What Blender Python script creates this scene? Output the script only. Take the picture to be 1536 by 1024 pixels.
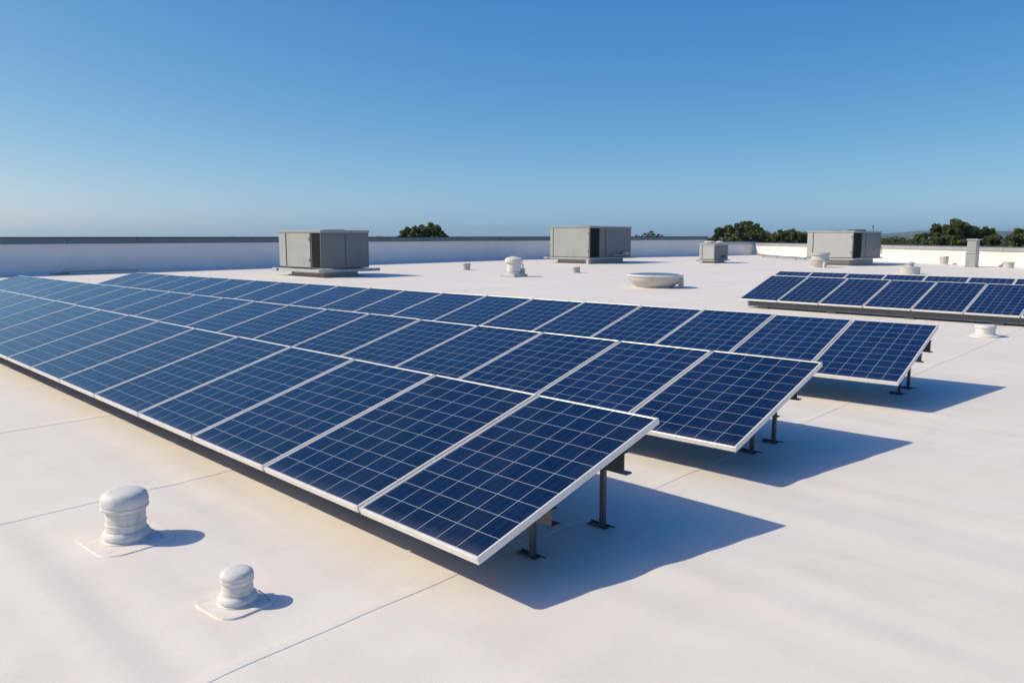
import bpy, bmesh, math, random
import numpy as np
from mathutils import Vector, Matrix

for o in list(bpy.data.objects): bpy.data.objects.remove(o)
SC = bpy.context.scene
COL = SC.collection
R = math.radians

# ------------------------------------------------------------------ camera
CAM_H = 1.707
cd = bpy.data.cameras.new('camera'); cam = bpy.data.objects.new('camera', cd); COL.objects.link(cam)
cd.sensor_width = 36; cd.lens = 27.156; cd.clip_start = .05; cd.clip_end = 40000
cam.location = (0, 0, CAM_H)
_p, _y = R(7.7903), R(132.8424)
fw = Vector((math.cos(_y)*math.cos(_p), math.sin(_y)*math.cos(_p), -math.sin(_p)))
cam.rotation_euler = fw.to_track_quat('-Z', 'Y').to_euler()
SC.camera = cam

# ------------------------------------------------------------------ light
SUN_AZ, SUN_EL = R(44.0), R(40.0)          # direction the light travels, and height of the sun
w = bpy.data.worlds.new('World'); SC.world = w; w.use_nodes = True
nt = w.node_tree; nt.nodes.clear()
sky = nt.nodes.new('ShaderNodeTexSky'); sky.sky_type = 'NISHITA'; sky.sun_disc = False
sky.sun_elevation = SUN_EL; sky.sun_rotation = math.atan2(-math.cos(SUN_AZ), -math.sin(SUN_AZ))
sky.altitude = 0; sky.air_density = 0.5; sky.dust_density = 1.0; sky.ozone_density = 1.0
bg = nt.nodes.new('ShaderNodeBackground'); bg.inputs['Strength'].default_value = .10
wo = nt.nodes.new('ShaderNodeOutputWorld')
# colour response of a clear polarised summer sky: deeper blue overhead, pale blue (not yellow) at the horizon
sep = nt.nodes.new('ShaderNodeSeparateColor'); cmb = nt.nodes.new('ShaderNodeCombineColor')
nt.links.new(sky.outputs[0], sep.inputs[0])
for ch, (gain, power) in enumerate(((1.84, 1.5), (1.15, .88), (.90, .38))):
    a = nt.nodes.new('ShaderNodeMath'); a.operation = 'MULTIPLY'; a.inputs[1].default_value = .10
    b = nt.nodes.new('ShaderNodeMath'); b.operation = 'POWER'; b.inputs[1].default_value = power
    c = nt.nodes.new('ShaderNodeMath'); c.operation = 'MULTIPLY'; c.inputs[1].default_value = gain/.10
    nt.links.new(sep.outputs[ch], a.inputs[0]); nt.links.new(a.outputs[0], b.inputs[0]); nt.links.new(b.outputs[0], c.inputs[0]); nt.links.new(c.outputs[0], cmb.inputs[ch])
nt.links.new(cmb.outputs[0], bg.inputs[0]); nt.links.new(bg.outputs[0], wo.inputs[0])
sl = bpy.data.lights.new('sun', 'SUN'); sl.energy = 3.95; sl.angle = R(.53); sl.color = (1, .93, .735)
so = bpy.data.objects.new('sun', sl); COL.objects.link(so)
sdir = Vector((math.cos(SUN_AZ)*math.cos(SUN_EL), math.sin(SUN_AZ)*math.cos(SUN_EL), -math.sin(SUN_EL)))
so.rotation_euler = sdir.to_track_quat('-Z', 'Y').to_euler(); so.location = (-20, -20, 40)
SC.view_settings.view_transform = 'Standard'; SC.view_settings.look = 'None'
SC.view_settings.exposure = 0; SC.view_settings.gamma = 1
SC.render.engine = 'CYCLES'
SC.cycles.caustics_reflective = False; SC.cycles.max_bounces = 8; SC.cycles.volume_bounces = 0

# ------------------------------------------------------------------ helpers
def tag(o, label=None, cat=None, group=None, kind=None):
    if label: o['label'] = label
    if cat: o['category'] = cat
    if group: o['group'] = group
    if kind: o['kind'] = kind
    return o

def thing(name, label, cat, loc=(0, 0, 0), rotz=0, group=None):
    o = bpy.data.objects.new(name, None); COL.objects.link(o)
    o.empty_display_size = .1
    o.location = loc; o.rotation_euler = (0, 0, rotz)
    return tag(o, label, cat, group)

def obj(name, bm, mat, parent=None, smooth=False, ang=35):
    me = bpy.data.meshes.new(name)
    bm.normal_update(); bm.to_mesh(me); bm.free()
    for m in (mat if isinstance(mat, (list, tuple)) else [mat]): me.materials.append(m)
    if smooth:
        for p in me.polygons: p.use_smooth = True
        try: me.set_sharp_from_angle(angle=R(ang))
        except Exception: pass
    o = bpy.data.objects.new(name, me); COL.objects.link(o)
    if parent: o.parent = parent
    return o

def BM(): return bmesh.new()

def box(bm, x0, x1, y0, y1, z0, z1, bev=0, M=None):
    c = Matrix.Translation(((x0+x1)/2, (y0+y1)/2, (z0+z1)/2)) @ Matrix.Diagonal((abs(x1-x0), abs(y1-y0), abs(z1-z0), 1))
    g = bmesh.ops.create_cube(bm, size=1, matrix=c)
    vs = g['verts']
    if bev:
        es = list({e for v in vs for e in v.link_edges})
        b = bmesh.ops.bevel(bm, geom=es, offset=bev, segments=1, affect='EDGES', profile=.5)
        vs = list({v for f in b['faces'] for v in f.verts} | {v for v in vs if v.is_valid})
    if M is not None: bmesh.ops.transform(bm, matrix=M, verts=vs)
    return bm

def lathe(bm, prof, n=40, M=None, wob=None):
    rings = []; new = []
    for (r, z) in prof:
        if r < 1e-6:
            v = bm.verts.new((0, 0, z)); rings.append([v]); new.append(v)
        else:
            ring = []
            for k in range(n):
                a = 2*math.pi*k/n
                q = r*(1 + (wob(a, z) if wob else 0))
                v = bm.verts.new((q*math.cos(a), q*math.sin(a), z)); ring.append(v); new.append(v)
            rings.append(ring)
    for A, B in zip(rings, rings[1:]):
        for k in range(n):
            k2 = (k+1) % n
            if len(A) == 1 and len(B) == 1: continue
            if len(A) == 1: bm.faces.new((A[0], B[k2], B[k]))
            elif len(B) == 1: bm.faces.new((A[k], A[k2], B[0]))
            else: bm.faces.new((A[k], A[k2], B[k2], B[k]))
    bmesh.ops.recalc_face_normals(bm, faces=list({f for v in new for f in v.link_faces}))
    if M is not None: bmesh.ops.transform(bm, matrix=M, verts=new)
    return bm

def tube(bm, pts, r, n=8):
    pts = [Vector(p) for p in pts]; rings = []
    rr = r if isinstance(r, (list, tuple)) else [r]*len(pts)
    for i, p in enumerate(pts):
        t = (pts[min(i+1, len(pts)-1)] - pts[max(i-1, 0)]).normalized()
        a = Vector((0, 0, 1)) if abs(t.z) < .9 else Vector((1, 0, 0))
        u = t.cross(a).normalized(); v = t.cross(u)
        rings.append([bm.verts.new(p + (u*math.cos(2*math.pi*k/n) + v*math.sin(2*math.pi*k/n))*rr[i]) for k in range(n)])
    for A, B in zip(rings, rings[1:]):
        for k in range(n): bm.faces.new((A[k], A[(k+1) % n], B[(k+1) % n], B[k]))
    bm.faces.new(rings[0][::-1]); bm.faces.new(rings[-1])
    return bm

# ------------------------------------------------------------------ materials
class NT:
    def __init__(s, name):
        s.m = bpy.data.materials.new(name); s.m.use_nodes = True
        s.t = s.m.node_tree; s.b = s.t.nodes['Principled BSDF']
    def n(s, typ, **kw):
        q = s.t.nodes.new('ShaderNode' + typ)
        for k, v in kw.items():
            if k.startswith('i_'):
                q.inputs[int(k[2:]) if k[2:].isdigit() else k[2:]].default_value = v
            else: setattr(q, k, v)
        return q
    def l(s, a, b): s.t.links.new(a, b)
    def math(s, op, a, b=None, c=None):
        q = s.n('Math', operation=op)
        for i, v in enumerate((a, b, c)):
            if v is None: continue
            if hasattr(v, 'is_output'): s.l(v, q.inputs[i])
            else: q.inputs[i].default_value = v
        return q.outputs[0]
    def coord(s, kind='Object', scale=(1, 1, 1), loc=(0, 0, 0)):
        tc = s.n('TexCoord'); mp = s.n('Mapping')
        mp.inputs['Scale'].default_value = scale; mp.inputs['Location'].default_value = loc
        s.l(tc.outputs[kind], mp.inputs[0]); return mp.outputs[0]
    def noise(s, co, sc, det=3, rough=.5, dist=0):
        q = s.n('TexNoise'); q.inputs['Scale'].default_value = sc; q.inputs['Detail'].default_value = det
        q.inputs['Roughness'].default_value = rough; q.inputs['Distortion'].default_value = dist
        s.l(co, q.inputs['Vector']); return q.outputs['Fac']
    def ramp(s, fac, stops):
        q = s.n('ValToRGB'); e = q.color_ramp.elements
        while len(e) < len(stops): e.new(.5)
        for k, (p, c) in enumerate(stops):
            e[k].position = p; e[k].color = tuple(c) + (1,) if len(c) == 3 else c
        s.l(fac, q.inputs[0]); return q.outputs[0]
    def mix(s, fac, a, b, mode='MIX'):
        q = s.n('Mix', data_type='RGBA', blend_type=mode)
        for i, v in ((0, fac), (6, a), (7, b)):
            if hasattr(v, 'is_output'): s.l(v, q.inputs[i])
            else: q.inputs[i].default_value = v if not isinstance(v, tuple) or len(v) == 4 else v + (1,)
        return q.outputs[2]
    def bump(s, h, dist, strength=1, prev=None):
        q = s.n('Bump'); q.inputs['Distance'].default_value = dist; q.inputs['Strength'].default_value = strength
        s.l(h, q.inputs['Height'])
        if prev: s.l(prev, q.inputs['Normal'])
        return q.outputs[0]
    def done(s, col=None, rough=None, metal=None, normal=None, spec=None):
        for k, v in (('Base Color', col), ('Roughness', rough), ('Metallic', metal), ('Normal', normal), ('Specular IOR Level', spec)):
            if v is None: continue
            if hasattr(v, 'is_output'): s.l(v, s.b.inputs[k])
            else: s.b.inputs[k].default_value = v + (1,) if isinstance(v, tuple) and len(v) == 3 else v
        return s.m

def m_roof():
    t = NT('white_roof_membrane'); co = t.coord()
    big = t.noise(co, .35, 4, .55); mid = t.noise(co, 2.6, 5, .6); fine = t.noise(co, 330, 2, .6); grain = t.noise(co, 85, 3, .7)
    c = t.ramp(big, [(.3, (.77, .708, .63)), (.7, (.82, .757, .68))])
    c = t.mix(t.ramp(mid, [(.42, (0, 0, 0)), (.75, (1, 1, 1))]), c, (.75, .685, .605))
    stain = t.noise(t.coord(scale=(.35, 1.6, 1)), 1.1, 5, .6, .4)
    c = t.mix(t.ramp(stain, [(.54, (0, 0, 0)), (.78, (.5, .5, .5))]), c, (.62, .56, .49))
    sm = t.noise(t.coord(loc=(3, 1, 0)), 1.25, 6, .7, 1.2)
    c = t.mix(t.ramp(sm, [(.60, (0, 0, 0)), (.74, (.2, .2, .2))]), c, (.56, .51, .45))
    gf = t.ramp(t.noise(co, 150, 3, .7), [(.28, (.91, .91, .91)), (.72, (1.05, 1.05, 1.05))])
    c = t.mix(1.0, c, gf, 'MULTIPLY')
    h1 = t.bump(t.noise(t.coord(scale=(.35, 1, 1)), 1.7, 3, .5), .012, .55)
    h2 = t.bump(grain, .0011, .5, h1)
    h3 = t.bump(fine, .0005, .6, h2)
    return t.done(c, .62, 0, h3, .3)

def m_plain(name, col, rough=.5, metal=0, var=.08, scale=6, dirt=None, dirt_amt=.5, bump=0, spec=None):
    t = NT(name); co = t.coord()
    n = t.noise(co, scale, 5, .6)
    lo = tuple(c*(1-var) for c in col); hi = tuple(min(1, c*(1+var)) for c in col)
    c = t.ramp(n, [(.3, lo), (.7, hi)])
    if dirt:
        d = t.noise(t.coord(scale=(1, 1, .35)), scale*1.7, 6, .65, .5)
        c = t.mix(t.ramp(d, [(.52, (0, 0, 0)), (.72, (dirt_amt,)*3)]), c, dirt)
    r = t.math('ADD', t.math('MULTIPLY', n, .2), rough-.1)
    nm = t.bump(t.noise(co, scale*9, 4, .6), bump, .6) if bump else None
    return t.done(c, r, metal, nm, spec)

def m_cells():
    t = NT('polycrystalline_cells')
    tc = t.n('TexCoord'); sp = t.n('SeparateXYZ'); t.l(tc.outputs['Generated'], sp.inputs[0])
    u = t.math('MULTIPLY', t.math('SUBTRACT', sp.outputs[0], .006), 6/.988)
    v = t.math('MULTIPLY', t.math('SUBTRACT', sp.outputs[1], .004), 10/.992)
    fu = t.math('ABSOLUTE', t.math('SUBTRACT', t.math('FRACT', u), .5))
    fv = t.math('ABSOLUTE', t.math('SUBTRACT', t.math('FRACT', v), .5))
    line = t.math('GREATER_THAN', t.math('MAXIMUM', fu, fv), .4865)
    # thin busbars, three per cell, running up the slope
    fb = t.math('ABSOLUTE', t.math('SUBTRACT', t.math('FRACT', t.math('MULTIPLY', u, 3)), .5))
    bus = t.math('MULTIPLY', t.math('LESS_THAN', fb, .018), .10)
    cx = t.n('CombineXYZ'); t.l(t.math('FLOOR', u), cx.inputs[0]); t.l(t.math('FLOOR', v), cx.inputs[1])
    oi = t.n('ObjectInfo'); t.l(t.math('MULTIPLY', oi.outputs['Random'], 77), cx.inputs[2])
    wn = t.n('TexWhiteNoise'); t.l(cx.outputs[0], wn.inputs['Vector'])
    cell = t.ramp(wn.outputs['Value'], [(0, (.0026, .0100, .040)), (.5, (.0033, .0122, .048)), (1, (.0041, .0146, .055))])
    cr = t.n('TexVoronoi'); cr.inputs['Scale'].default_value = 60; t.l(t.coord(), cr.inputs['Vector'])
    crs = t.n('SeparateColor'); t.l(cr.outputs['Color'], crs.inputs[0])
    cell = t.mix(1.0, cell, t.ramp(crs.outputs[0], [(0, (.88, .88, .88)), (1, (1.14, 1.14, 1.14))]), 'MULTIPLY')
    tone = t.ramp(oi.outputs['Random'], [(0, (.78, .80, .84)), (1, (1.22, 1.18, 1.14))])
    cell = t.mix(1.0, cell, tone, 'MULTIPLY')
    cell = t.mix(bus, cell, (.30, .33, .37))
    c = t.mix(line, cell, (.33, .36, .40))
    dust = t.noise(t.coord(scale=(1, .5, 1)), 2.2, 6, .65)
    c = t.mix(t.ramp(dust, [(.45, (.0, .0, .0)), (.8, (.030, .030, .030))]), c, (.42, .42, .40))
    low = t.math('MULTIPLY', t.math('SUBTRACT', .055, sp.outputs[1]), 18); low = t.math('MAXIMUM', low, 0)
    low = t.math('MULTIPLY', low, t.noise(t.coord(scale=(1, .3, 1)), 9, 4, .6)); c = t.mix(t.math('MULTIPLY', low, .16), c, (.42, .40, .37))
    spot = t.noise(t.coord(loc=(7, 2, 1)), 4.3, 5, .75); c = t.mix(t.ramp(spot, [(.715, (0, 0, 0)), (.76, (.16, .16, .16))]), c, (.5, .5, .48))
    sm = t.noise(t.coord(), 3.5, 5, .6)
    r = t.math('ADD', t.math('MULTIPLY', sm, .12), .07)
    nm = t.bump(t.noise(t.coord(), 1.6, 2, .5), .0035, .35)
    return t.done(c, r, 0, nm, .5)

def m_leaf(name, a, b):
    t = NT(name)
    oi = t.n('Attribute', attribute_name='tone')
    c = t.ramp(oi.outputs['Fac'], [(0, a), (1, b)])
    n = t.noise(t.coord(), .9, 3, .6)
    c = t.mix(1.0, c, t.ramp(n, [(.3, (.72, .78, .7)), (.7, (1.2, 1.15, 1.1))]), 'MULTIPLY')
    t.b.inputs['Roughness'].default_value = .6
    t.done(c, .6, 0, None, .25)
    tr = t.n('BsdfTranslucent'); t.l(c, tr.inputs[0]); mx = t.n('MixShader'); mx.inputs[0].default_value = .42
    t.l(t.b.outputs[0], mx.inputs[1]); t.l(tr.outputs[0], mx.inputs[2]); t.l(mx.outputs[0], t.t.nodes['Material Output'].inputs[0])
    return t.m

M_ROOF = m_roof()
M_FRAME = m_plain('anodised_aluminium', (.74, .715, .68), .36, .15, .05, 14, (.45, .43, .40), .25)
M_CELLS = m_cells()
M_BACK = m_plain('backsheet', (.035, .036, .04), .55)
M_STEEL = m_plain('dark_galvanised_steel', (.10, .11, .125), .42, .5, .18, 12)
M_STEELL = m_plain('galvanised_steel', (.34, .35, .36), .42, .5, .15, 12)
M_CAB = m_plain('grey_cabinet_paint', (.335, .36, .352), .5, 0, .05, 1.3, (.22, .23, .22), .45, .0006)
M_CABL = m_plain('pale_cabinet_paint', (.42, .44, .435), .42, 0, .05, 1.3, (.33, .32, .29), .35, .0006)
M_CABD = m_plain('cabinet_core_and_painted_shade', (.150, .165, .175), .5, 0, .06, 1.5, (.13, .13, .13), .4)  # darker cabinet grey for cores; right-hand sides carry their shade in this colour
M_DARK = m_plain('black_coil', (.018, .018, .020), .75, 0, .08, 6, None, .5, 0, .1)
M_CURB = m_plain('membrane_curb', (.50, .49, .47), .6, 0, .06, 3, (.34, .32, .30), .5)
M_VENT = m_plain('white_vent_paint', (.66, .645, .61), .6, 0, .06, 11, (.36, .37, .37), .6, .0008)
M_VENT2 = m_plain('weathered_vent_paint', (.50, .495, .475), .55, 0, .07, 5, (.36, .35, .34), .6, .001)
M_PATCH = m_plain('flashing_patch', (.80, .725, .65), .6, 0, .05, 14, (.58, .53, .49), .5, .004)
M_WALL = m_plain('white_wall_membrane', (.77, .745, .72), .6, 0, .04, .8, (.62, .60, .58), .35, .003)
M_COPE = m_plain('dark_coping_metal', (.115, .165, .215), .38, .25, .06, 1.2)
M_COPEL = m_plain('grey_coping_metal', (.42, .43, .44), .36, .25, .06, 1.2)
M_GLAZE = NT('skylight_glazing').done((.12, .16, .22), .22, 0, None, .5)
M_GROUND = m_plain('field', (.075, .085, .04), .9, 0, .35, .01)
M_HILL = m_plain('wooded_hill', (.028, .048, .042), .9, 0, .3, .01)
M_BARK = m_plain('bark', (.10, .075, .055), .9, 0, .2, 2)
M_LEAF = m_leaf('oak_leaves', (.075, .100, .034), (.175, .205, .075))
M_SHRUB = m_leaf('scrub_leaves', (.045, .062, .022), (.115, .13, .05))

# ------------------------------------------------------------------ setting: ground, roof, hills
GZ = -8.0
def ground():
    bm = BM(); rad = [0, 60, 200, 600, 1500, 3500, 7000, 14000]; n = 64; rings = []
    for r in rad:
        if r == 0: rings.append([bm.verts.new((0, 0, GZ))]); continue
        rings.append([bm.verts.new((r*math.cos(2*math.pi*k/n), r*math.sin(2*math.pi*k/n), GZ)) for k in range(n)])
    for k in range(n): bm.faces.new((rings[0][0], rings[1][k], rings[1][(k+1) % n]))
    for A, B in zip(rings[1:], rings[2:]):
        for k in range(n): bm.faces.new((A[k], B[k], B[(k+1) % n], A[(k+1) % n]))
    tag(obj('ground', bm, M_GROUND), 'flat green country far below the roof', kind='structure')
ground()

CORNER = (-31.5, 65.8)
WALLP = [(-38.0, -15.0), (-38.5, 40.0), (-33.040, 60.124), CORNER, (22.0, 27.5)]
def roof():
    rng = np.random.default_rng(5)
    seams = [-2.74 + 2.5*k for k in range(-16, 8)]
    def axis(segs):
        out = []
        for a, b, st in segs: out += list(np.arange(a, b, st))
        return out
    xs = axis([(-46, -14, 1.0), (-14, -7, .3), (-7, 3, .09), (3, 24, .8)])
    for s in seams:
        if -14 < s < 5: xs += [s-.075, s-.055, s-.003, s]
        else: xs += [s-.075, s-.05, s-.004, s]
    xs = np.unique(np.round(np.array(xs), 4))
    # drop grid lines that nearly touch a seam line
    keep = [True]*len(xs)
    sl_ = sorted([v for s in seams for v in (s-.075, s-.055, s-.05, s-.004, s-.003, s)])
    for i, x in enumerate(xs):
        near = min(abs(x-v) for v in sl_)
        if 1e-3 < near < .018: keep[i] = False
    xs = xs[np.array(keep)]
    ys = np.unique(np.round(np.array(axis([(-15, -1, .8), (-1, 9, .07), (9, 16, .25), (16, 72.1, 1.0)])), 4))
    X, Y = np.meshgrid(xs, ys, indexing='ij')
    Z = np.zeros_like(X)
    # long soft wrinkles in the membrane, lying along the rows
    for k in range(80):
        y0 = rng.uniform(-1, 14); sg = rng.uniform(.045, .15); am = rng.uniform(.0025, .0075)*rng.choice([1, 1, -1])
        xc = rng.uniform(-9, 3); xl = rng.uniform(.6, 2.2); ph = rng.uniform(0, 6.28); sl2 = rng.uniform(-.05, .05)
        Z += am*np.exp(-((Y-y0-sl2*(X-xc)-.05*np.sin(X*1.3+ph))/sg)**2)*np.exp(-((X-xc)/xl)**2)
    for (y0, xc, xl, sg, am) in ((1.22, -3.8, 1.4, .10, -.010), (1.05, -3.9, 1.5, .08, .008), (2.75, -4.2, 1.6, .09, .009), (2.45, -4.3, 1.4, .08, -.007), (4.5, -1.2, 1.5, .14, .012), (5.0, -1.0, 1.8, .12, -.010), (3.3, -1.4, 1.1, .10, .010), (6.95, -1.4, .8, .05, .006), (3.62, -1.9, .9, .07, .008)):
        Z += am*np.exp(-((Y-y0-.04*np.sin(X*1.3+y0))/sg)**2)*np.exp(-((X-xc)/xl)**4)
    for k in range(16):
        x0 = rng.uniform(-8, 2); sg = rng.uniform(.08, .2); am = rng.uniform(.003, .010); yc = rng.uniform(0, 10); yl = rng.uniform(.6, 1.6)
        Z += am*np.exp(-((X-x0-.06*np.sin(Y*1.1+k))/sg)**2)*np.exp(-((Y-yc)/yl)**2)
    Z += .006*np.sin(X*.9+.4*Y)*np.sin(Y*.6+1)*np.clip(1-np.hypot(X+3, Y-3)/12, 0, 1)
    lap = np.zeros_like(X); Xs = X.copy()
    for s in seams:
        lap += np.where((X >= s-.0551) & (X < s-.0015), (.0026 if -9 < s < 3 else .0006), 0)
        m = (X >= s-.076) & (X <= s+.001)
        Xs = np.where(m, X + .012*np.sin(Y*.8+s)+.005*np.sin(Y*3.1+2*s), Xs)
    Z += lap
    nx, ny = X.shape
    # clip to inside of the parapets
    def inside(x, y):
        for (a, b) in zip(WALLP, WALLP[1:]):
            if (b[0]-a[0])*(y-a[1])-(b[1]-a[1])*(x-a[0]) > .6*math.hypot(b[0]-a[0], b[1]-a[1]): return False
        return True
    me = bpy.data.meshes.new('roof')
    co = np.stack([Xs, Y, Z], -1).reshape(-1, 3)
    ins = np.array([inside(x, y) for x, y in zip(X.ravel(), Y.ravel())])
    f = []
    for i in range(nx-1):
        for j in range(ny-1):
            q = (i*ny+j, (i+1)*ny+j, (i+1)*ny+j+1, i*ny+j+1)
            if ins[list(q)].any(): f.append(q)
    me.from_pydata(co.tolist(), [], f); me.update()
    for p in me.polygons: p.use_smooth = True
    try: me.set_sharp_from_angle(angle=R(12))
    except Exception: pass
    me.materials.append(M_ROOF)
    o = bpy.data.objects.new('roof', me); COL.objects.link(o)
    tag(o, 'flat white membrane roof with lapped seams and soft wrinkles', kind='structure')
roof()

def hills():
    bm = BM(); rng = random.Random(4)
    base = None
    for (dist, a0, a1, hmax, seed) in ((4600, 60, 110, 38, 1), (6200, 70, 112, 42, 7)):
        rng.seed(seed); n = 120; ph = [rng.uniform(0, 6.28) for _ in range(6)]
        rows = []
        for j, (dr, hf) in enumerate(((-500, 0), (-220, .6), (0, 1), (400, .7), (800, 0))):
            row = []
            for k in range(n+1):
                t = k/n; a = R(a0 + (a1-a0)*t)
                h = .55 + .22*math.sin(7*t+ph[0]) + .13*math.sin(17*t+ph[1]) + .07*math.sin(41*t+ph[2]) + .035*math.sin(97*t+ph[3]+j) + .02*math.sin(213*t+ph[4]+j)
                h *= min(1, 6*t, 6*(1-t))
                r = dist+dr
                row.append(bm.verts.new((r*math.cos(a), r*math.sin(a), GZ-1+(hmax+9)*h*hf)))
            rows.append(row)
        for A, B in zip(rows, rows[1:]):
            for k in range(n): bm.faces.new((A[k], A[k+1], B[k+1], B[k]))
    bmesh.ops.recalc_face_normals(bm, faces=bm.faces)
    tag(obj('hills', bm, M_HILL, smooth=True, ang=80), 'low blue wooded hills on the horizon', kind='structure')
hills()

# ------------------------------------------------------------------ parapets
def parapet(name, label, a, b, h, cope_h, mats, overlap_start=0, overlap_end=0, seam_step=3.0, over=.05):
    a = Vector((*a, 0)); b = Vector((*b, 0)); d = b-a; L = d.length; ang = math.atan2(d.y, d.x)
    t = thing(name, label, 'parapet wall', a, ang, 'parapet walls round the roof')
    th = .32                      # inner face at y=0, wall body towards +y (outside)
    bm = BM(); box(bm, -overlap_start, L+overlap_end, 0, th, GZ, h-cope_h)
    # cant strip where the membrane turns up the wall
    v = [bm.verts.new(p) for p in ((-overlap_start, -.10, .004), (L+overlap_end, -.10, .004), (L+overlap_end, -.003, .12), (-overlap_start, -.003, .12))]
    bm.faces.new(v)
    x = .8
    while x < L:
        box(bm, x, x+.07, -.006, .05, .125, h-cope_h-.01, .002); x += seam_step
    obj('wall', bm, mats[0], t)
    bm = BM(); x = -overlap_start
    while x < L+overlap_end-.01:
        x2 = min(x+3.0, L+overlap_end)
        box(bm, x+.006, x2-.006, -over, th+over, h-cope_h, h, .012)
        box(bm, x+.006, x2-.006, -over-.018, -over+.004, h-cope_h-.006, h-cope_h+.03, .004)
        x = x2
    obj('coping', bm, mats[1], t)
    bm = BM(); box(bm, -overlap_start, L+overlap_end, -over-.03, th+over+.03, h+.002, h+.035, .006)
    obj('cap_flashing', bm, mats[2], t)
    return t
parapet('parapet_wall', 'long white parapet in shade with dark blue grey coping along left edge', WALLP[0], WALLP[1], 1.60, .25, (M_WALL, M_COPE, M_DARK), 0, .05)
parapet('parapet_wall', 'shaded white parapet with dark coping running behind the middle air conditioner', WALLP[1], WALLP[2], 1.60, .25, (M_WALL, M_COPE, M_DARK), -.055, 0)
parapet('parapet_wall', 'short lower parapet in shade ending at the far corner behind the small pale unit', WALLP[2], WALLP[3], 1.16, .22, (M_WALL, M_COPEL, M_COPE), -.004, .3)
parapet('parapet_wall', 'sunlit white parapet with light grey metal coping along right rear edge', WALLP[3], WALLP[4], 1.07, .20, (M_WALL, M_COPEL, M_COPE), -.36, 0)

# ------------------------------------------------------------------ solar panels and racks
GAP = .022
def make_panel_meshes(wd, L):
    """frame / cell sheet / backsheet meshes for a panel lying in its own local plane: x 0..wd, y 0..L, z up"""
    T = .039; lip = .0155; h0 = -.021
    bm = BM(); x0, x1 = 0, wd-GAP
    box(bm, x0, x0+lip, 0, L, h0, h0+T, .0022); box(bm, x1-lip, x1, 0, L, h0, h0+T, .0022)
    box(bm, x0+lip, x1-lip, 0, lip, h0, h0+T-.0012, .0022); box(bm, x0+lip, x1-lip, L-lip, L, h0, h0+T-.0012, .0022)
    fr = obj('frame', bm, M_FRAME)
    bm = BM(); box(bm, x0+lip-.004, x1-lip+.004, lip-.004, L-lip+.004, h0+T-.012, h0+T-.004)
    ce = obj('cell_sheet', bm, M_CELLS)
    bm = BM(); box(bm, x0+lip-.004, x1-lip+.004, lip-.004, L-lip+.004, h0+.018, h0+.030)
    box(bm, (x0+x1)/2-.06, (x0+x1)/2+.06, L*.86, L*.86+.1, h0-.005, h0+.018)
    ba = obj('backsheet', bm, M_BACK)
    return fr, ce, ba

ORD = ['', 'first', 'second', 'third', 'fourth', 'fifth', 'sixth', 'seventh', 'eighth', 'ninth', 'tenth', 'eleventh', 'twelfth', 'thirteenth',
       'fourteenth', 'fifteenth', 'sixteenth', 'seventeenth', 'eighteenth', 'nineteenth', 'twentieth', 'twenty-first', 'twenty-second']
PANEL_GROUP = 'blue solar panels on the white roof'
def panel_row(x0, y0, z0, tilt, yaw, wd, L, n, dirn, offs, lab):
    """n panels from the visible end x0; dirn -1 runs towards -X, +1 towards +X"""
    protos = make_panel_meshes(wd, L)
    ex = Vector((math.cos(yaw), math.sin(yaw), 0))
    first = True
    for k in range(n):
        if dirn < 0:
            a = -(k+1)*wd + offs.get(k+1, 0); b = -k*wd + offs.get(k, 0)
        else:
            a = k*wd; b = (k+1)*wd
        base = Vector((x0, y0, z0)) + ex*a
        t = thing('solar_panel', lab(k), 'solar panel', base, 0, PANEL_GROUP)
        t.rotation_euler = (Matrix.Rotation(yaw, 3, 'Z') @ Matrix.Rotation(tilt + random.uniform(-.0028, .0028), 3, 'X')).to_euler()
        t.scale = ((b-a)/wd, 1, 1)
        for q in protos:
            if first: c = q
            else:
                c = q.copy(); COL.objects.link(c)
            c.parent = t
        first = False

def rack(x0, y0, z0, tilt, yaw, wd, L, n, dirn, label, legstep=2, legs_max=9, front=.37):
    t = thing('mounting_rack', label, 'solar rack', (x0, y0, 0), yaw, 'metal racks under the solar panels')
    s, c = math.sin(tilt), math.cos(tilt)
    def under(yy): return z0 + yy*s/c - .034      # underside of the frames at local y
    span = n*wd
    xa, xb = (-span+.1, -.085) if dirn < 0 else (.085, span-.1)
    yr, yf = L*c*.79, L*c*front
    for yy, hh in ((yr, .125), (yf, .085)):
        bm = BM(); zt = under(yy-.03)
        box(bm, xa, xb, yy-.025, yy-.017, zt-hh, zt, .001)                 # web
        box(bm, xa, xb, yy-.017, yy+.03, zt-.008, zt, .001)                # top flange
        box(bm, xa-.01, xb+.015, yy-.017, yy+.035, zt-hh-.004, zt-hh+.006, .001)  # bottom flange
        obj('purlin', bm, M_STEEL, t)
    k = 0
    while k < legs_max:
        off = .30 + k*legstep*wd
        if off > span-.2: break
        lx = -off if dirn < 0 else off
        for yy, hgt in ((yr+.06, 0), (yf+.06, 0)):
            top = under(yy)-.004
            bm = BM()
            box(bm, lx-.015, lx+.015, yy-.004, yy, .010, top, .001)        # C-profile post
            box(bm, lx-.015, lx-.011, yy, yy+.025, .012, top, .001)
            box(bm, lx+.011, lx+.015, yy, yy+.025, .012, top, .001)
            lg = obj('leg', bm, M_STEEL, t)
            bm = BM()
            box(bm, lx-.10, lx+.04, yy-.012, yy+.030, .004, .010, .002)
            box(bm, lx-.10, lx+.08, yy+.025, yy+.030, .010, .020, .002)
            for bx, by in ((lx+.028, yy-.004), (lx-.075, yy-.002)):
                lathe(bm, [(.008, .012), (.008, .02), (0, .022)], 6, Matrix.Translation((bx, by, 0)))
            obj('foot', bm, M_STEEL, lg)
        k += 1
    return t

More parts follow.
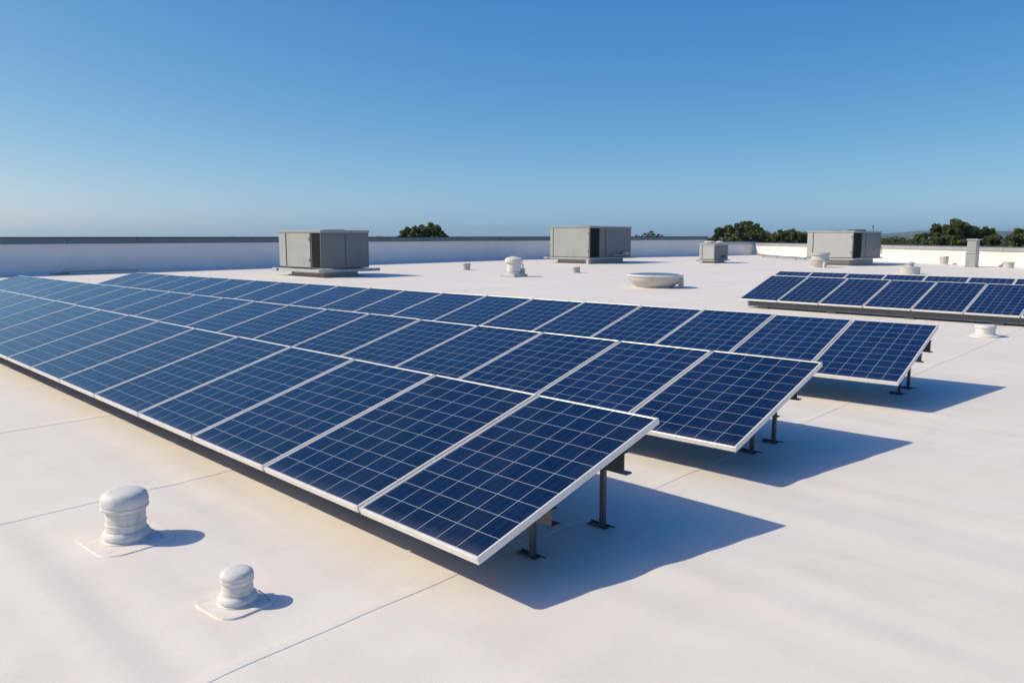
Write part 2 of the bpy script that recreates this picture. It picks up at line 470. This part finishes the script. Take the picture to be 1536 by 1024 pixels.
random.seed(3)
ROW0 = (-2.3223, 2.3581, .2308, .2803, -.0308, 1.0569, 1.4971)
ROW1 = (-2.3465, 4.8063, .2579, .2602, .0101, .9985, 1.566)
ROW2 = (-2.1653, 7.9322, .2861, .2441, .0563, .9801, 1.717)
ROW3 = (-8.5855, 17.2858, .1951, .2965, -.0357, .9644, 1.7075)
ROW4 = (-9.60, 20.22, .1951, .2870, .010, .98, 1.69)
OFF0 = {0: -.058, 1: .038, 2: .033, 3: .012, 4: .015, 5: -.015, 6: -.03, 7: -.018, 8: .022}
OFF1 = {4: .015, 5: .015, 6: -.02}
OFF2 = {0: -.07, 1: -.011, 2: .02, 3: .019, 4: .04, 5: .035, 6: .028, 7: .02, 8: -.02, 9: -.02, 10: -.02}
def labeller(row, end):
    def f(k):
        if k == 0: return f'dark blue solar panel at the {end} of {row}'
        return f'blue solar panel, {ORD[k+1]} from the {end} of {row}'
    return f
panel_row(*ROW0, 17, -1, OFF0, labeller('the front row', 'near right end'))
panel_row(*ROW1, 21, -1, OFF1, labeller('the middle row', 'right end'))
panel_row(*ROW2, 20, -1, OFF2, labeller('the large array back row', 'right end'))
panel_row(*ROW3, 8, 1, {}, labeller('the small array front row', 'left end'))
panel_row(*ROW4, 8, 1, {}, labeller('the small array rear row', 'left end'))
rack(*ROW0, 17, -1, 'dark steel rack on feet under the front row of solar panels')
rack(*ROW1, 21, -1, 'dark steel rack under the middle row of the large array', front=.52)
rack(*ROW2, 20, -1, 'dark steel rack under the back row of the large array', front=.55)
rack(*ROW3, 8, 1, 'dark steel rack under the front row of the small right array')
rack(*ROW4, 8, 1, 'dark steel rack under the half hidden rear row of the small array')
# the small array stands on a dark ballast rail along its low edge
def ballast(row, n, label):
    x0, y0, z0, tilt, yaw, wd, L = row
    t = thing('ballast_rail', label, 'ballast rail', (x0, y0, 0), yaw)
    bm = BM(); box(bm, .22, n*wd-.1, .10, .13, .045, z0-.012, .003); box(bm, .22, n*wd-.1, .13, .21, .045, .052, .002)
    obj('channel', bm, M_STEEL, t)
    bm = BM(); box(bm, .17, .217, .085, .22, .04, z0-.012, .004)
    obj('end_cap', bm, M_STEELL, t)
    for k in range(5):
        bm = BM(); box(bm, .5+k*1.6, .7+k*1.6, .06, .3, .004, .04, .006); obj('pad', bm, M_STEEL, t)
ballast(ROW3, 8, 'dark metal ballast rail along the low edge of the small right array')

# ------------------------------------------------------------------ rooftop units
def hvac(name, label, cat, near, a, b, z0, z1, panels, rail_over=.32, curb_in=.28, mats=None, top_items=(), rail_z=None, group=None):
    """near = corner nearest the viewer; the unit runs a towards -X and b towards +Y"""
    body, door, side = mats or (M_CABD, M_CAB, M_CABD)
    t = thing(name, label, cat, (near[0], near[1], 0), 0, group)
    rz = rail_z or (z0-.09, z0)
    bm = BM(); box(bm, -a+curb_in, -curb_in, curb_in, b-curb_in, 0, rz[0], .01)
    box(bm, -a+curb_in-.1, -curb_in+.1, curb_in-.1, b-curb_in+.1, 0, .05, .01)
    obj('roof_curb', bm, M_CURB, t)
    ro = rail_over
    bm = BM()
    box(bm, -a-ro, ro*.25, -.10, .06, rz[0], rz[1]-.003, .01); box(bm, -a-ro, ro*.25, b-.06, b+.10, rz[0], rz[1]-.003, .01)
    box(bm, -.06, .10, -.10-ro*.2, b+ro, rz[0]+.004, rz[1]-.007, .01); box(bm, -a-.10, -a+.06, -.10, b+ro, rz[0]+.004, rz[1]-.007, .01)
    obj('base_rail', bm, M_CABL, t)
    bm = BM(); ins = .03
    box(bm, -a+ins, -ins, ins, b-ins, z0, z1-.03, .008)
    for (cx, cy) in ((-a, 0), (-.055, 0), (-a, b-.055), (-.055, b-.055)):
        box(bm, cx+.004, cx+.051, cy+.004, cy+.051, z0+.003, z1-.035, .006)
    obj('cabinet', bm, body, t)
    bm = BM(); box(bm, -a-.035, .035, -.035, b+.035, z1-.03, z1+.02, .012)
    box(bm, -a-.02, .02, -.02, b+.02, z1-.08, z1-.031, .006)
    obj('top_cover', bm, door, t)
    H = z1-z0
    for (face, u0, u1, kind) in panels:
        lo, hi = z0+.04, z1-.10
        if kind == 'bay':
            bm = BM()
            n = 14
            for q in range(n):
                zz = lo + (hi-lo)*(q+.3)/n
                if face == 'L': box(bm, -a+u0*a+.02, -a+u1*a-.02, .012, .05, zz, zz+.012)
                else: box(bm, -.05, -.012, u0*b+.02, u1*b-.02, zz, zz+.012)
            if face == 'L': box(bm, -a+u0*a, -a+u1*a, .022, .045, lo, hi)
            else: box(bm, -.045, -.022, u0*b, u1*b, lo, hi)
            obj('coil_grille', bm, M_DARK, t)
        else:
            bm = BM()
            if face == 'L': box(bm, -a+u0*a+.012, -a+u1*a-.012, -.004, .026, lo, hi, .006)
            else: box(bm, -.026, .004, u0*b+.012, u1*b-.012, lo, hi, .006)
            p = obj('access_panel', bm, door if face == 'L' else side, t)  # right-face panels take the darker grey as painted-in shade
            if kind == 'door':
                bm = BM(); zz = z0+H*.5
                for dz in (-.28*H, .28*H):
                    if face == 'L': box(bm, -a+u1*a-.07, -a+u1*a-.04, -.03, -.006, zz+dz-.06, zz+dz+.06, .006)
                    else: box(bm, .006, .03, u0*b+.04, u0*b+.07, zz+dz-.06, zz+dz+.06, .006)
                obj('handle', bm, M_STEEL, p)
    return t

G_H = 'large rooftop air conditioning units'
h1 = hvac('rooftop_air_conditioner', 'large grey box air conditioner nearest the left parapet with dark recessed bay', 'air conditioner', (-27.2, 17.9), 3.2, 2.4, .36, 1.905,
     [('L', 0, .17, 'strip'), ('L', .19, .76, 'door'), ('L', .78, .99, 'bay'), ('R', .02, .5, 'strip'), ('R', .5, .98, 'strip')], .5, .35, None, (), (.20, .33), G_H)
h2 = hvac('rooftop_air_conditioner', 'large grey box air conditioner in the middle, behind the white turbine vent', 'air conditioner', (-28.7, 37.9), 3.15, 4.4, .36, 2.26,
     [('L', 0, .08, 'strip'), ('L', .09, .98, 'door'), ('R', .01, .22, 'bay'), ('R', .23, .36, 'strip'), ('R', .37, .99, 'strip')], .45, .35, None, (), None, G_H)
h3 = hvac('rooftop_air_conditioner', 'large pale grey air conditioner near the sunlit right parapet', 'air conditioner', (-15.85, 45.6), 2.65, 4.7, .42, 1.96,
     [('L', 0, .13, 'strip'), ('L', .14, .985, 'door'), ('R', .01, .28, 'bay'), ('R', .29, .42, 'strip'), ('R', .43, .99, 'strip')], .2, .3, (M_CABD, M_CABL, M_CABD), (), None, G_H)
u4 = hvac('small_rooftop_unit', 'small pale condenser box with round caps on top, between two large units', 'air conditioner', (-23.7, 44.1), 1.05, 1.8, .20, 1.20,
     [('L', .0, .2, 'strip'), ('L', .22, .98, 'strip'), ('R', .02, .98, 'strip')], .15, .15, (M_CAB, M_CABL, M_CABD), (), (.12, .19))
def fan(parent, x, y, z, r, h, mat=M_STEELL):
    bm = BM(); lathe(bm, [(r, z), (r*1.04, z+.01), (r*1.04, z+h), (r*.93, z+h), (r*.9, z+h*.6), (0, z+h*.6)], 28, Matrix.Translation((x, y, 0)))
    f = obj('condenser_fan', bm, mat, parent, True)
    bm = BM()
    for q in range(5):
        rr = r*.9*(q+1)/5.2
        lathe(bm, [(rr, z+h), (rr+.012, z+h+.006), (rr, z+h+.012)], 28, Matrix.Translation((x, y, 0)))
    for q in range(4):
        M = Matrix.Translation((x, y, 0)) @ Matrix.Rotation(q*math.pi/4, 4, 'Z')
        box(bm, -r*.95, r*.95, -.008, .008, z+h-.004, z+h+.008, 0, M)
    obj('fan_grille', bm, M_DARK, f)
fan(h3, -.75, 2.6, 1.98, .5, .07, M_STEEL); fan(h3, -1.8, 1.7, 1.98, .45, .03)
fan(h1, -1.0, 1.3, 1.925, .5, .02); fan(h2, -1.2, 1.4, 2.28, .6, .02)
bm = BM(); tube(bm, [(-.25, 3.9, 1.97), (-.25, 3.9, 2.2)], .02); lathe(bm, [(.0, 2.2), (.05, 2.2), (.05, 2.3), (0, 2.31)], 10, Matrix.Translation((-.25, 3.9, 0))); obj('sensor_post', bm, M_STEEL, h3)
bm = BM(); tube(bm, [(.02, 4.2, 1.05), (.14, 4.2, 1.07), (.2, 4.2, 1.0), (.2, 4.2, .62)], .03); obj('drain_pipe', bm, M_STEELL, h3)
bm = BM(); box(bm, .06, .3, 3.3, 3.8, .50, .68, .02); tube(bm, [(.18, 2.2, .5), (.18, 3.4, .5)], .03); obj('disconnect_box', bm, M_VENT2, h2)
bm = BM(); box(bm, -.1, .10, -.25, .0, 0, .26, .02); obj('corner_block', bm, M_VENT2, h2)
for (x, y, r) in ((-.80, .9, .36), (-.15, .9, .22)):
    bm = BM(); lathe(bm, [(r*.6, 1.22), (r*.6, 1.27), (r, 1.28), (r*.97, 1.33), (r*.5, 1.37), (0, 1.375)], 24, Matrix.Translation((x, y, 0))); obj('vent_cap', bm, M_VENT, u4, True)
bm = BM()
for q in range(5): box(bm, .006, .02, .9, 1.4, .34+q*.03, .355+q*.03)
obj('louver', bm, M_DARK, u4)

# two stacked metal boxes near the right parapet
t = thing('exhaust_stack', 'tall grey stack of two metal boxes standing before the right parapet', 'exhaust stack', (-10.2, 48.0, 0))
bm = BM(); box(bm, -.50, 0, 0, .75, .04, .74, .012); box(bm, -.52, .02, -.02, .77, 0, .05, .008); obj('lower_box', bm, M_CAB, t)
bm = BM(); box(bm, -.53, .03, -.03, .78, .742, .80, .01); obj('collar', bm, M_CABL, t)
bm = BM(); box(bm, -.47, -.02, .02, .72, .802, 1.46, .012); obj('upper_box', bm, M_CAB, t)
bm = BM(); box(bm, -.52, .05, -.03, .80, 1.462, 1.53, .015); obj('rain_cap', bm, M_CABL, t)

# ------------------------------------------------------------------ roof vents
def patch(parent, cx, cy, sx, sy, rot, z=.005, name='flashing_patch'):
    bm = BM(); n = 10; vs = []; rad = min(sx, sy)*.28; rng = random.Random(int(sx*1000))
    for (qx, qy, a0) in ((1, 1, 0), (-1, 1, 90), (-1, -1, 180), (1, -1, 270)):
        for k in range(n+1):
            a = R(a0+90*k/n)
            vs.append((qx*(sx/2-rad)+rad*math.cos(a)*(1+rng.uniform(-.02, .02)), qy*(sy/2-rad)+rad*math.sin(a)*(1+rng.uniform(-.02, .02))))
    M = Matrix.Translation((cx, cy, 0)) @ Matrix.Rotation(rot, 4, 'Z')
    top = [bm.verts.new(M @ Vector((x*.96, y*.96, z))) for x, y in vs]; bot = [bm.verts.new(M @ Vector((x, y, -.012))) for x, y in vs]
    bm.faces.new(top)
    for k in range(len(vs)): bm.faces.new((bot[k], bot[(k+1) % len(vs)], top[(k+1) % len(vs)], top[k]))
    return obj(name, bm, M_PATCH, parent)

def goose(label, x, y, s, cap_r, pipe_r, fl_r, hp, hc, patch_dim, rot):
    t = thing('roof_vent', label, 'roof vent', (x, y, 0), 0, 'white round vents in the foreground')
    patch(t, *patch_dim, rot)
    rng = random.Random(int(cap_r*1e4)); ph = [rng.uniform(0, 6.28) for _ in range(4)]
    def wob(a, z): return .006*math.sin(3*a+ph[0]+z*12)+.004*math.sin(7*a+ph[1]-z*23)+.0025*math.sin(5*a+z*40+ph[2])
    f = fl_r
    q = s*.72
    bm = BM(); lathe(bm, [(f*1.0, .0), (f*1.02, .012*q), (f*.985, .02*q), (f*.93, .023*q), (f*.93, .032*q), (f*.985, .037*q), (f*.985, .052*q), (f*.95, .066*q), (pipe_r*1.06, .082*q), (pipe_r*1.0, .088*q)], 56, None, lambda a, z: .35*wob(a, z))
    obj('base_flange', bm, M_VENT, t, True, 50)
    bm = BM(); P = [(pipe_r*.98, .07*q)]; n = 9
    n = 36; z0_ = .08*q
    for k in range(n+1):
        f = k/n; rib = sum(math.exp(-((f-c_)/.016)**2) for c_ in (.36, .84))
        P.append((pipe_r*(.985+.030*rib+.002*math.sin(k*.6+ph[3])), z0_+(hp-z0_)*f))
    lathe(bm, P, 56, None, wob); obj('pipe', bm, M_VENT, t, True, 60)
    c = cap_r
    bm = BM(); lathe(bm, [(pipe_r*.9, hp-.004), (pipe_r*1.0, hp-.004), (c*.94, hp-.002), (c*.985, hp+.003), (c*1.0, hp+.010), (c*1.0, hp+.016), (c*.975, hp+.019), (c*.985, hp+.024), (c*1.0, hp+.42*hc), (c*.975, hp+.60*hc), (c*.91, hp+.77*hc), (c*.78, hp+.89*hc), (c*.58, hp+.96*hc), (c*.3, hp+.993*hc), (0, hp+hc)], 56, None, lambda a, z: .3*wob(a, z*.4))
    obj('cap', bm, M_VENT, t, True, 55)
    bm = BM(); tube(bm, [(fl_r*.62, fl_r*.8, .05), (fl_r*.8, fl_r*1.0, .03), (fl_r*1.15, fl_r*1.05, .018), (fl_r*1.3, fl_r*1.0, .015)], .0035); obj('wire', bm, M_STEELL, t)
    return t
goose('larger white mushroom vent pipe in the lower left foreground', -4.47, 1.595, 1, .126, .107, .128, .185, .106, (-.01, 0, .50, .44), R(2))
goose('smaller white mushroom vent pipe in the foreground, nearest the camera', -3.285, 1.645, .8, .077, .0715, .092, .106, .060, (-.015, 0, .33, .31), R(4))

# turbine-like vent, middle distance
t = thing('roof_ventilator', 'white drum ventilator with domed cap beyond the large array', 'roof vent', (-22.15, 24.0, 0))
bm = BM(); box(bm, -.42, .42, -.42, .42, 0, .10, .02); lathe(bm, [(.40, .10), (.38, .16), (.34, .18)], 32); obj('base', bm, M_VENT2, t)
bm = BM(); lathe(bm, [(.30, .14), (.30, .58), (.33, .60)], 36); obj('drum', bm, M_VENT, t, True)
bm = BM(); lathe(bm, [(.30, .60), (.38, .605), (.39, .66), (.37, .74), (.28, .80), (.12, .83), (.12, .845), (0, .85)], 36); obj('cap', bm, M_VENT, t, True)
bm = BM(); box(bm, .20, .34, .18, .36, .06, .34, .02); tube(bm, [(.27, .27, .34), (.27, .27, .5), (.2, .2, .55)], .03); obj('side_box', bm, M_VENT2, t)

def stub(name, label, x, y, r, h, mat=M_VENT2, cap=True, sq=False, group=None, flange=True):
    t = thing(name, label, 'roof vent', (x, y, 0), 0, group)
    bm = BM()
    lathe(bm, [(r*.96, 0), (r*.96, h*.75), (r*.98, h*.76)], 30); obj('pipe', bm, mat, t, True)
    bm = BM(); lathe(bm, [(r*.9, h*.74), (r*1.04, h*.75), (r*1.05, h*.92), (r*.97, h), (0, h*1.02)], 30); obj('cap', bm, mat, t, True)
    if flange:
        bm = BM(); lathe(bm, [(r*1.45, .0), (r*1.45, .02), (r*1.0, .045), (r*.95, .05)], 30); obj('base_flange', bm, M_VENT, t, True)
    return t
GS = 'short capped vent stubs'
stub('vent_stub', 'small grey vent stub on the roof left of the white drum ventilator', -28.2, 27.0, .23, .34, M_VENT2, group=GS, flange=False)
stub('vent_stub', 'low grey vent stub between the drum ventilator and the round skylight', -22.4, 28.5, .22, .27, M_VENT2, group=GS, flange=False)
stub('vent_stub', 'low white vent stub with flange right of the back row of the large array', -2.98, 15.12, .155, .20, M_VENT, group=GS)
stub('vent_stub', 'pale vent stub close to the right parapet, left of the tall stack', -12.55, 51.3, .25, .50, M_VENT2, group=GS)
stub('vent_stub', 'squat grey vent stub right of the tall stack at the parapet', -8.70, 48.3, .27, .32, M_VENT2, group=GS, flange=False)

# bowl vent left of the pale unit
t = thing('bowl_vent', 'white bowl shaped vent with flat cap in front of the pale air conditioner', 'roof vent', (-16.45, 42.4, 0))
bm = BM(); lathe(bm, [(.30, 0), (.34, .05), (.46, .26), (.50, .38)], 36); obj('bowl', bm, M_VENT2, t, True)
bm = BM(); lathe(bm, [(.49, .38), (.52, .39), (.52, .42), (.45, .43), (.44, .66)], 36); obj('drum', bm, M_VENT2, t, True)
bm = BM(); lathe(bm, [(.44, .66), (.50, .665), (.50, .73), (.46, .78), (.2, .80), (0, .805)], 36); obj('cap', bm, M_CABL, t, True)
bm = BM(); tube(bm, [(.36, -.30, 0), (.36, -.30, .36)], .07, 14); obj('side_pipe', bm, M_VENT, t, True)

t = thing('stepped_vent', 'wide low round vent with a small cap behind the small right array', 'roof vent', (-10.6, 37.8, 0))
bm = BM(); lathe(bm, [(.42, 0), (.42, .26), (.43, .265), (.43, .31), (.38, .325), (.0, .33)], 36); obj('drum', bm, M_VENT2, t, True)
bm = BM(); lathe(bm, [(.14, .32), (.14, .44), (.18, .445), (.18, .51), (.1, .535), (0, .54)], 24); obj('cap', bm, M_VENT2, t, True)
bm = BM(); box(bm, -.62, -.44, -.1, .3, 0, .03, .006); obj('base_plate', bm, M_PATCH, t)

# round skylight
t = thing('round_skylight', 'round bowl shaped skylight with dark reflective glazing beyond the large array', 'skylight', (-14.05, 22.15, 0), R(20))
bm = BM(); S = Matrix.Diagonal((1, .82, 1, 1))
lathe(bm, [(.62, 0), (.63, .04), (.66, .06), (.74, .12), (.86, .24), (.90, .34), (.90, .37), (.86, .375)], 48, S); obj('curb', bm, M_CURB, t, True)
bm = BM(); lathe(bm, [(.86, .37), (.93, .372), (.945, .40), (.93, .43), (.88, .437), (.86, .43)], 48, S); obj('rim', bm, M_VENT, t, True)
bm = BM(); lathe(bm, [(.872, .428), (.80, .445), (.55, .47), (.25, .482), (0, .485)], 48, S, lambda a, z: .004*math.sin(6*a)); obj('glazing', bm, M_GLAZE, t, True)
bm = BM(); box(bm, .80, .95, -.12, .1, 0, .34, .02); obj('hinge_box', bm, M_VENT2, t)

# conduit along the foot of the right parapet
bm = BM(); pts = []
for k in range(15):
    f = k/14; pts.append((-28.6 + 11.4*f, 60.6 - 10.1*f - 1.2*math.sin(f*math.pi), .16+.012*math.sin(k*2.1)))
tube(bm, pts, .075, 10)
t = thing('conduit_pipe', 'long grey conduit lying on the roof from the far corner to the pale unit', 'pipe', (-28.6, 60.6, 0))
o = obj('pipe', bm, M_STEELL, t, True); o.location = (28.6, -60.6, 0)
for k in range(1, 14, 3):
    bm = BM(); box(bm, pts[k][0]-.1, pts[k][0]+.1, pts[k][1]-.1, pts[k][1]+.1, 0, .085, .01); o = obj('support_block', bm, M_CURB, t); o.location = (28.6, -60.6, 0)

# bundle of spare rails at the foot of the left parapet
t = thing('rail_bundle', 'loose bundle of pale metal rails lying at the foot of the shaded parapet', 'metal rails', (-38.25, 13.0, 0), R(92))
rng = random.Random(8)
for k in range(7):
    bm = BM(); a = rng.uniform(-.14, .14); M = Matrix.Translation((rng.uniform(-.5, .5), -.5+k*.16, .03+.045*(k % 2))) @ Matrix.Rotation(a, 4, 'Z')
    box(bm, -1.6, 1.6, -.03, .03, 0, .05, .004, M); obj('rail', bm, M_STEELL if k % 3 else M_FRAME, t)

# ------------------------------------------------------------------ trees
def leaves(bm_v, bm_f, tones, c, rad, n, size, rng, flat=1.0):
    for _ in range(n):
        d = rng.normal(size=3); d /= np.linalg.norm(d)
        r = rng.uniform(.45, 1.0)**.6
        p = c + d*rad*r*np.array([1, 1, flat])
        u = rng.normal(size=3); u = u*.8 + d*0; u /= np.linalg.norm(u)
        nrm = d*.7 + rng.normal(size=3)*.6; nrm /= np.linalg.norm(nrm)
        u = u - nrm*np.dot(u, nrm); u /= (np.linalg.norm(u)+1e-6); v = np.cross(nrm, u)
        s = size*rng.uniform(.6, 1.3); k = len(bm_v)
        bm_v += [tuple(p-u*s), tuple(p+v*s*.55), tuple(p+u*s), tuple(p-v*s*.55)]
        bm_f.append((k, k+1, k+2, k+3)); tones.append(float(rng.uniform(0, 1)))

def leaf_obj(name, V, F, T, mat, parent=None):
    me = bpy.data.meshes.new(name); me.from_pydata(V, [], F); me.update()
    at = me.attributes.new('tone', 'FLOAT', 'FACE'); at.data.foreach_set('value', T)
    me.materials.append(mat)
    o = bpy.data.objects.new(name, me); COL.objects.link(o)
    if parent: o.parent = parent
    return o

def tree(label, loc, ztop, width, seed, lobes, zv=.9, n=70, leaf=.30, group='trees beyond the roof'):
    """lobes: (across, top, radius) - across in half widths, top 0..1 of the height seen above the parapet, radius in half widths"""
    rng = np.random.default_rng(seed)
    t = thing('tree', label, 'tree', (loc[0], loc[1], GZ), 0, group)
    d = np.array([loc[0], loc[1]]); d /= np.linalg.norm(d); rt = np.array([d[1], -d[0], 0]); dp = np.array([d[0], d[1], 0])
    H = ztop-GZ; V, F, T = [], [], []; hw = width/2
    bm = BM()
    tube(bm, [(0, 0, -.2), (.05, 0, H*.2), (.1, .05, H*.42), (.05, 0, H*.7)], [.42, .34, .26, .1], 10)
    L = [(x, q, r, 1.0) for (x, q, r) in lobes]
    L += [(rng.uniform(-.62, .62), rng.uniform(-.5, .1), rng.uniform(.4, .6), .7) for _ in range(7)]
    for (lx, q, lr, dens) in L:
        r = lr*hw; top = zv + q*(ztop-zv)
        c = rt*lx*hw + dp*rng.uniform(-.35, .35)*hw + np.array([0, 0, top-GZ-r*.9])
        tube(bm, [(0.05, 0, H*.33), tuple(c*.5+np.array([0, 0, H*.2])), tuple(c)], [.16, .1, .04], 6)
        for _ in range(max(12, int(46*lr*dens))):
            e = rng.normal(size=3); e[2] = e[2]*.8+.25; e /= np.linalg.norm(e)
            cc = c + e*r*rng.uniform(.45, .86)*np.array([1, 1, .9])
            leaves(V, F, T, cc, r*rng.uniform(.18, .34), int(n*rng.uniform(.6, 1.1)), leaf*rng.uniform(.8, 1.2), rng, .85)
    obj('trunk', bm, M_BARK, t, True)
    leaf_obj('crown', V, F, T, M_LEAF, t)
    return t
tree('broad round green tree above the parapet right of the leftmost air conditioner', (-106.5, 90.8), 4.0, 9.4, 11,
     [(-.72, .40, .30), (-.45, .68, .32), (-.18, .82, .34), (.12, .92, .33), (.42, 1.0, .34), (.66, .80, .30), (.84, .45, .22), (-.9, .15, .2), (0, .5, .5)])
tree('large dark green tree with a two humped crown behind the small pale unit', (-67.4, 134.0), 4.6, 10.4, 12,
     [(-.82, .28, .24), (-.62, .72, .28), (-.36, .70, .32), (-.08, .88, .33), (.18, 1.0, .35), (.44, .95, .33), (.66, .62, .28), (.84, .35, .22), (0, .55, .55)])
tree('smaller low dark green tree left of the pale air conditioner', (-63.7, 146.8), 3.2, 9.2, 13,
     [(-.8, .3, .3), (-.5, .55, .32), (-.2, .78, .34), (.12, 1.0, .36), (.42, .92, .34), (.72, .70, .32), (.95, .5, .25), (-1.1, .25, .25)])
tree('large bushy green tree with a three lobed crown left of the tall stack', (-27.3, 116.8), 3.85, 9.8, 14,
     [(-.86, .38, .24), (-.62, .50, .28), (-.36, .88, .30), (-.1, 1.0, .33), (.22, .97, .32), (.42, .80, .28), (.64, .66, .28), (.84, .40, .22), (0, .5, .55)])
tree('green tree cut off by the right edge of the view', (-14.7, 110.3), 5.2, 10.8, 15,
     [(-.84, .36, .24), (-.6, .66, .30), (-.3, .84, .33), (0, 1.0, .35), (.35, 1.02, .36), (.65, .8, .32), (.9, .4, .25), (0, .5, .6)])

def shrub(label, loc, ztop, width, seed, mat=M_SHRUB, n=40, leaf=.3, lobes=9):
    rng = np.random.default_rng(seed); V, F, T = [], [], []
    t = thing('shrub', label, 'shrub', (loc[0], loc[1], GZ), 0, 'shrubs beyond the roof')
    d = np.array([loc[0], loc[1]]); d /= np.linalg.norm(d); rt = np.array([d[1], -d[0], 0])
    H = ztop-GZ; bm = BM()
    for k in range(lobes):
        f = (k+.5)/lobes*2-1
        hh = H*(1-.22*abs(f)-rng.uniform(0, .10))
        c = rt*f*width/2*.85 + np.array([0, 0, hh-width*.13])
        tube(bm, [(0, 0, -.1), tuple(c*.5), tuple(c)], [.12, .08, .03], 6)
        for _ in range(7): leaves(V, F, T, c+rng.normal(size=3)*width*.07, width*.10, n, leaf, rng, .9)
        for _ in range(6): leaves(V, F, T, c-np.array([0, 0, rng.uniform(.1, .5)*H])+rng.normal(size=3)*width*.09, width*.13, n, leaf*1.4, rng, 1.2)
    obj('stems', bm, M_BARK, t); leaf_obj('foliage', V, F, T, mat, t)
def at(px, y_px, dist):
    rgt = Vector((math.sin(_y), -math.cos(_y), 0)); up = rgt.cross(fw)
    v = fw*1158.67 + rgt*(px-768) + up*(512-y_px); v /= math.hypot(v.x, v.y)
    p = Vector((0, 0, CAM_H)) + v*dist
    return (p.x, p.y), p.z
for (px, py, wpx, dist, seed, lab) in ((349, 352, 18, 150, 21, 'tiny round shrub top peeping over the shaded left parapet'),
        (972, 346.5, 62, 170, 22, 'pale scrubby shrub top right of the middle air conditioner'),
        (763, 354, 12, 160, 24, 'tiny shrub tip over the parapet left of the middle air conditioner')):
    loc, z = at(px, py, dist); shrub(lab, loc, z, wpx*dist/1158, seed)

def far_wood():
    rng = np.random.default_rng(31); V, F, T = [], [], []
    for (p0, p1, n, ytop, d0, d1) in ((985, 1080, 60, 356, 260, 420), (1128, 1215, 60, 347, 240, 330), (1300, 1420, 90, 356, 200, 300), (1480, 1640, 40, 357, 200, 300), (560, 600, 16, 355, 200, 260), (-40, 540, 60, 360, 400, 700), (670, 830, 20, 359, 400, 600)):
        for _ in range(n):
            px = rng.uniform(p0, p1); dist = rng.uniform(d0, d1)
            loc, z = at(px, ytop+rng.uniform(-2.0, 4), dist)
            r = dist*rng.uniform(3, 6)/1158; h = max(2.0, z-GZ)
            for q in range(4):
                zz = z - r - q*h/5
                if zz < GZ: break
                leaves(V, F, T, np.array([loc[0]+rng.normal()*r*.5, loc[1]+rng.normal()*r*.5, zz]), r*(1+.25*q), 46, r*.26, rng, .9)
    tag(leaf_obj('far_wood', V, F, T, M_SHRUB), 'hazy line of scrub and far woodland beyond the parapets', 'woodland', kind='stuff')
far_wood()

# ------------------------------------------------------------------ haze
HAZE = 1.0e-4
bm = BM(); box(bm, -9000, 9000, -9000, 9000, GZ-1, 48)
t = NT('air'); t.t.nodes.remove(t.b)
pv = t.n('VolumePrincipled'); pv.inputs['Color'].default_value = (.66, .92, 1, 1); pv.inputs['Density'].default_value = HAZE; pv.inputs['Anisotropy'].default_value = .2
t.l(pv.outputs[0], t.t.nodes['Material Output'].inputs['Volume'])
tag(obj('haze', bm, t.m), 'thin pale haze in the distance', kind='stuff')
